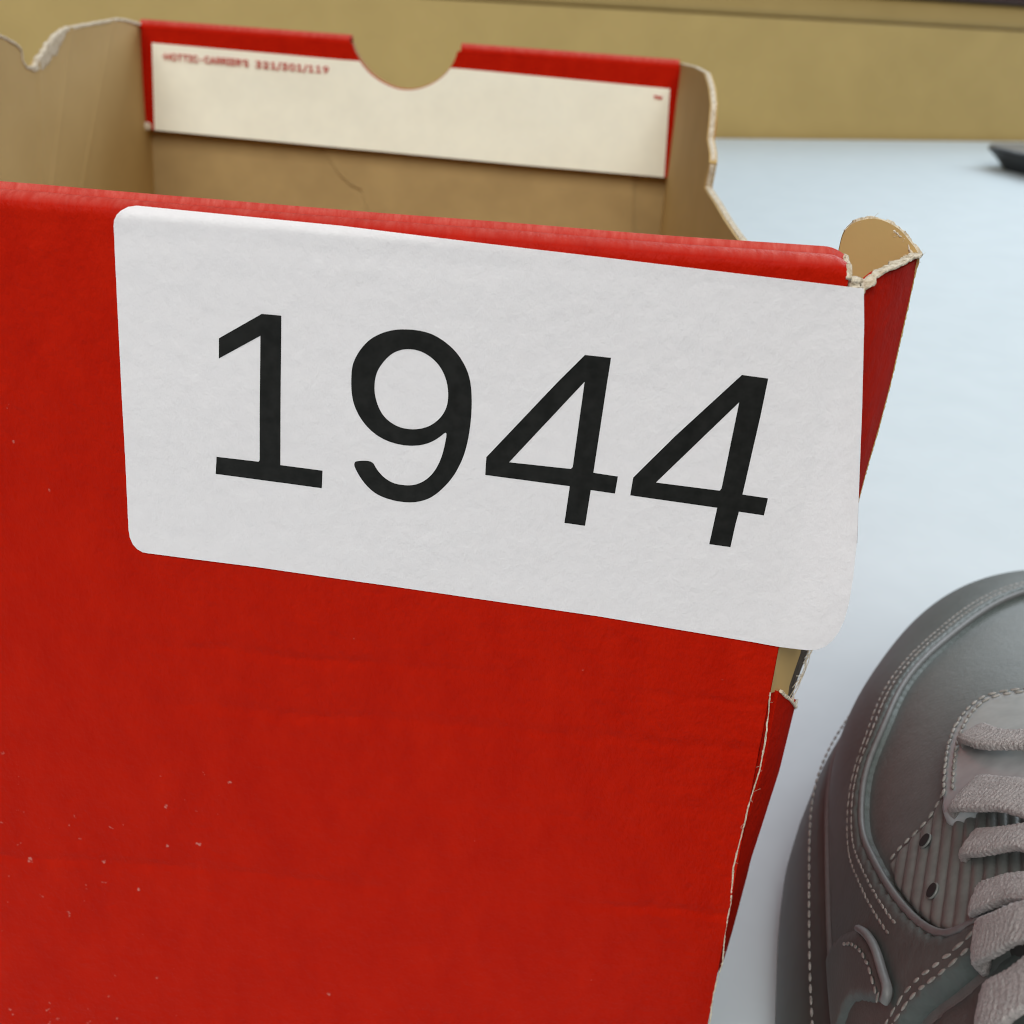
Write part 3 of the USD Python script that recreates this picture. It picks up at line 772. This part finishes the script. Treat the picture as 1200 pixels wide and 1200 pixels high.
obj('collar', tube(col, .0045, .0045, seg=14), 'grey_leather', shoe, smooth=60)

# ---- overlay: mudguard round the toe that runs into the quarter, left and right
Mc = [(.0, .70), (.03, .69), (.0579, .6629), (.0878, .6166), (.1227, .5485), (.1537, .4633), (.1748, .3837), (.1918, .3055), (.2022, .2358), (.2143, .1983), (.2232, .1912), (.2374, .2111), (.2538, .2452), (.2682, .2806), (.2781, .3146), (.2829, .3453), (.2850, .3793), (.2862, .412), (.288, .45)]
Qc = [(.305, .05), (.2975, .08), (.2925, .125), (.2915, .198), (.2919, .2368), (.2938, .2912), (.2949, .352), (.2947, .4008), (.294, .45)]
M1 = smooth_line(S(Mc), 160); Q1 = smooth_line(S(Qc), 80)
Wc = [(.2415, .018), (.246, .0681), (.2545, .1394), (.2619, .177), (.2718, .1993), (.2801, .2045), (.284, .1984), (.2843, .184), (.2825, .170), (.2769, .1342), (.2715, .100), (.2690, .075), (.2683, .045), (.2700, .010), (.272, .0)]
for sgn in (1, -1):
    f2 = np.array([sgn, 1.0])
    ov = Polygon(np.vstack([M1 * f2, (Q1 * f2)[::-1], [[.305 * TL * sgn, 0], [.0, 0]]])).buffer(0)
    name = 'overlay'
    ovp = obj(name, panel(ov, .0011, .0022, .0017), 'grey_leather', shoe, smooth=50)
    for d_ in (.0030, .0049):
        obj('stitching', stitch_row(offset_line(M1 * f2, -sgn * d_)[4:-16], .0025, .0020, .00036, .0021), 'thread', ovp, smooth=True, kind='stuff')
    edge = skin(offset_line(M1 * f2, -sgn * .0006), np.full(len(M1), .00125))
    obj('cut_edge', tube(edge[3:], .00060, .00075, seg=8), 'edge_highlight', ovp, smooth=60)  # bevelled edge, paled to carry the highlight along it
    for d_ in (-.0022, -.0040):
        obj('stitching', stitch_row(offset_line(Q1 * f2, -sgn * d_)[20:], .0029, .0021, .00040, .0021), 'thread', ovp, smooth=True, kind='stuff')
    # quarter behind the seam
    Q2 = offset_line(Q1 * f2, -sgn * .0012)
    qu = Polygon(np.vstack([Q2, [[.33 * TL * sgn, .45 * BM], [.335 * TL * sgn, .0], [.31 * TL * sgn, .0]]])).buffer(0)
    obj('quarter', panel(qu, .0016, .0009, .001), 'grey_leather', shoe, smooth=50)
    tong = Polygon(S([(.2905, .43), (.300, .40), (.33, .40), (.33, .975), (.2905, .975)]) * f2)
    obj('tongue', panel(tong, .0016, .0004, .001), 'lining', shoe, smooth=50)  # dark colour carries the shade in the gaps under the laces
    # curved side stripe
    wl = smooth_line(S(Wc), 120)
    tail = S([(.30, .0), (.30, -.02), (.24, -.02)])
    wp = Polygon(np.vstack([wl * f2, [[.272 * TL * sgn, .0], [.2415 * TL * sgn, .0]]])).buffer(0)
    sw = obj('side_stripe', panel(wp, .0009, .0016, .0013, .0016), 'grey_leather', shoe, smooth=50)
    obj('cut_edge', tube(skin(offset_line(wl * f2, sgn * -.0002)[34:76], np.full(42, .0029)), .0008, .0006, seg=8), 'edge_highlight', sw, smooth=60)  # stripe edge with its highlight in the colour
    obj('stitching', stitch_row(offset_line(wl * f2, sgn * -.0028)[22:74], .0027, .0018, .00038, .0033), 'thread', sw, smooth=True, kind='stuff')
    # ribbed panel under the laces
    RBc = [(.226, .60), (.2331, .4473), (.2399, .4181), (.2452, .3598), (.2453, .2926), (.2455, .2372)]
    low = [(.2538, .2402), (.2682, .2756), (.2781, .3096), (.2829, .3403), (.2850, .3753), (.2862, .41), (.287, .60), (.289, .97), (.226, .97)]
    rp = Polygon(S(RBc + low) * f2).buffer(0)
    rd = upper_pt(.2721 * sgn, .3153)[:2] - upper_pt(.2445 * sgn, .416)[:2]; rd /= np.linalg.norm(rd); rn = np.array([-rd[1], rd[0]])

    def ribs(p, d, rn=rn):
        w = upper_pt(p[:, 0] / TL, np.clip(p[:, 1] / BM, 0, .985))[:, :2] @ rn
        return .0005 * np.abs(np.sin(w / .00128 * np.pi)) ** .8 * np.clip(d / .001, 0, 1)
    rb = obj('ribbed_panel', panel(rp, .00030 if sgn == 1 else .0011, .0005, .0006, 0, ribs), 'rib_mesh', shoe, smooth=60)
    obj('stitching', stitch_row(offset_line(smooth_line(S(RBc[1:]) * f2, 60), sgn * -.0001), .0024, .0016, .00040, .0007), 'thread', rb, smooth=True, kind='stuff')
    for ht in ((.2522, .3526), (.2686, .3342)):
        t_, r_ = ht[0] * sgn, ht[1]
        c = upper_pt(t_, r_); nn = upper_n(np.array([t_]), np.array([r_]))[0]
        rot = trimesh.geometry.align_vectors([0, 0, 1], nn)
        tor = trimesh.creation.torus(.00118, .00020, major_sections=20, minor_sections=8); tor.apply_transform(rot); tor.apply_translation(c + nn * .0010)
        ey = obj('eyelet', tor, 'rib_mesh', shoe, smooth=True)
        dk = trimesh.creation.cylinder(.00118, .0006, sections=18); dk.apply_transform(rot); dk.apply_translation(c + nn * .0010)
        obj('hole', dk, 'hole_dark', ey)
    # throat tip, bright satin with stitched border
    Tc = [(.2525, .40), (.2419, .4211), (.2266, .455), (.2157, .492), (.2065, .5445), (.202, .5938), (.2015, .6803), (.2025, .7462), (.204, .97)]
    T1 = smooth_line(S(Tc), 90)
    tp = Polygon(np.vstack([T1 * f2, S([(.262, .97), (.257, .56), (.2555, .45)]) * f2])).buffer(0)
    tpo = obj('throat_tip', panel(tp, .0008, .0022, .0016, .0002), 'satin_leather', shoe, smooth=50)
    for d_ in (.0015, .0032):
        obj('stitching', stitch_row(offset_line(T1 * f2, -sgn * d_)[6:80], .0023, .0017, .00042, .0025), 'thread', tpo, smooth=True, kind='stuff')

# ---- flat laces, each a woven strap of its own
def lace(pts, lifts, width, label=None, twist=0.0):
    c = S(pts); n_ = 240; c = smooth_line(c, n_); s = np.linspace(0, 1, n_)
    lf = np.interp(s, np.r_[0, .035, np.linspace(.08, 1, len(lifts) - 1)], np.r_[-.0022, lifts[1] * .6, lifts[1:]]) + .0004
    lf = np.convolve(np.pad(lf, 8, 'edge'), np.ones(17) / 17, 'valid')
    path = skin(c, lf); nn = upper_n(c[:, 0] / TL, np.clip(c[:, 1] / BM, .02, .97))
    tg_ = np.gradient(path, axis=0); tg_ /= np.linalg.norm(tg_, axis=1, keepdims=True)
    if twist:
        ang = twist * (1 - s) ** 2
        nn = nn * np.cos(ang)[:, None] + np.cross(tg_, nn) * np.sin(ang)[:, None]
    ln = np.r_[0, np.cumsum(np.linalg.norm(np.diff(path, axis=0), axis=1))]
    w = width / 2 * (1 + .04 * np.sin(ln * 260))
    m = tube(path, w, .00085, nn, seg=40, power=3.4)
    # woven herringbone
    k = np.arange(len(m.vertices)); ii, jj = np.minimum(k // 40, n_ - 1), k % 40
    a = jj / 40 * 2 * np.pi; across = np.cos(a)
    wv = np.sin(ln[ii] / .0011 * 2 * np.pi + np.abs(across) * 9) * .5 + np.sin(across * 16) * .5
    fuzz = meshkit.fbm(m.vertices * 1900, 2, 8) - .5
    m.vertices = m.vertices + m.vertex_normals * (wv * .00011 + fuzz * .00022)[:, None]
    obj('lace', m, 'lace_weave', shoe, smooth=70, label=label)


lace( [(0.2252, 0.5282), (0.2331, 0.5433), (0.2406, 0.58), (0.244, 0.6138), (0.248, 0.6512), (0.2555, 0.7906), (0.2591, 0.96)] , [-0.0012, 0.0036, 0.0038, 0.0038, 0.003, 0.0034, 0.003], .0050)
lace( [(0.2482, 0.4605), (0.2533, 0.481), (0.2602, 0.5204), (0.2676, 0.5671), (0.2734, 0.5967), (0.2897, 0.7633), (0.2974, 0.96)] , [-0.0012, 0.0032, 0.004, 0.0038, 0.0034, 0.0034, 0.003], .0072)
lace( [(0.2636, 0.4232), (0.2674, 0.4482), (0.2729, 0.4842), (0.2792, 0.5394), (0.2837, 0.5709), (0.2965, 0.7505), (0.3025, 0.96)] , [-0.0012, 0.002, 0.0034, 0.0034, 0.0034, 0.0034, 0.003], .0048)
lace( [(0.281, 0.3926), (0.2837, 0.4212), (0.287, 0.4572), (0.2898, 0.4896), (0.293, 0.5154), (0.297, 0.5434), (0.3108, 0.7367), (0.3172, 0.96)] , [-0.0012, 0.0024, 0.004, 0.0044, 0.0044, 0.004, 0.0034, 0.003], .0046)
lace( [(0.2922, 0.3782), (0.2953, 0.4092), (0.2995, 0.45), (0.3017, 0.4823), (0.3036, 0.506), (0.3053, 0.5316), (0.3119, 0.7308), (0.315, 0.96)] , [-0.0012, 0.0034, 0.0056, 0.0062, 0.006, 0.005, 0.0034, 0.003], .0058, twist=.25)
lace( [(0.3076, 0.3518), (0.31, 0.384), (0.3124, 0.4223), (0.3134, 0.4752), (0.3128, 0.5126), (0.3111, 0.7213), (0.3104, 0.96)] , [0.003, 0.004, 0.005, 0.0054, 0.005, 0.0034, 0.003], .0070)

# ------------------------------------------------------------------ the dark device near the far edge of the table
c0 = at((1161, 172), 2, .026)
dl = thing('dark_device', 'black device with sheen painted grey on top lying near the far right edge of the table', 'device')


def loft(levels, sections=10):
    """levels: (inset, z) of a rounded slab laid along the table edge."""
    out = []
    for ins, z in levels:
        pg = Polygon([(0, -.075), (.34, -.075), (.34, .075), (0, .075)]).buffer(-.035).buffer(.035 - ins, quad_segs=8)
        c = np.array(pg.exterior.coords)[:-1]; out.append(np.c_[c, np.full(len(c), z)])
    k_ = len(out[0]); g = np.array(out); m_ = len(g)
    i, j = np.meshgrid(np.arange(m_ - 1), np.arange(k_), indexing='ij'); a = i * k_ + j; b = i * k_ + (j + 1) % k_
    f = np.vstack([np.stack([a, b, b + k_], -1).reshape(-1, 3), np.stack([a, b + k_, a + k_], -1).reshape(-1, 3)])
    v = np.vstack([g.reshape(-1, 3), g[0].mean(0)[None], g[-1].mean(0)[None]]); k = np.arange(k_); nb = m_ * k_
    f = np.vstack([f, np.stack([np.full(k_, nb), (k + 1) % k_, k], 1), np.stack([np.full(k_, nb + 1), (m_ - 1) * k_ + k, (m_ - 1) * k_ + (k + 1) % k_], 1)])
    w = c0[:2] + np.outer(v[:, 0], ED) + np.outer(v[:, 1] - .05, EN)
    m = trimesh.Trimesh(np.c_[w, v[:, 2]], f, process=False)
    if m.volume < 0: m.invert()
    return m


obj('body', loft([(.024, 0), (.022, .001), (.014, .010), (.005, .018), (.001, .021), (0, .0230), (.0006, .0244)]), 'black_plastic', dl, smooth=40)
obj('top_sheen', loft([(.0010, .0245), (.0006, .0255), (.0012, .0268), (.003, .0275)]), 'plastic_sheen', dl, smooth=40)  # window sheen on the black top, put in as grey colour
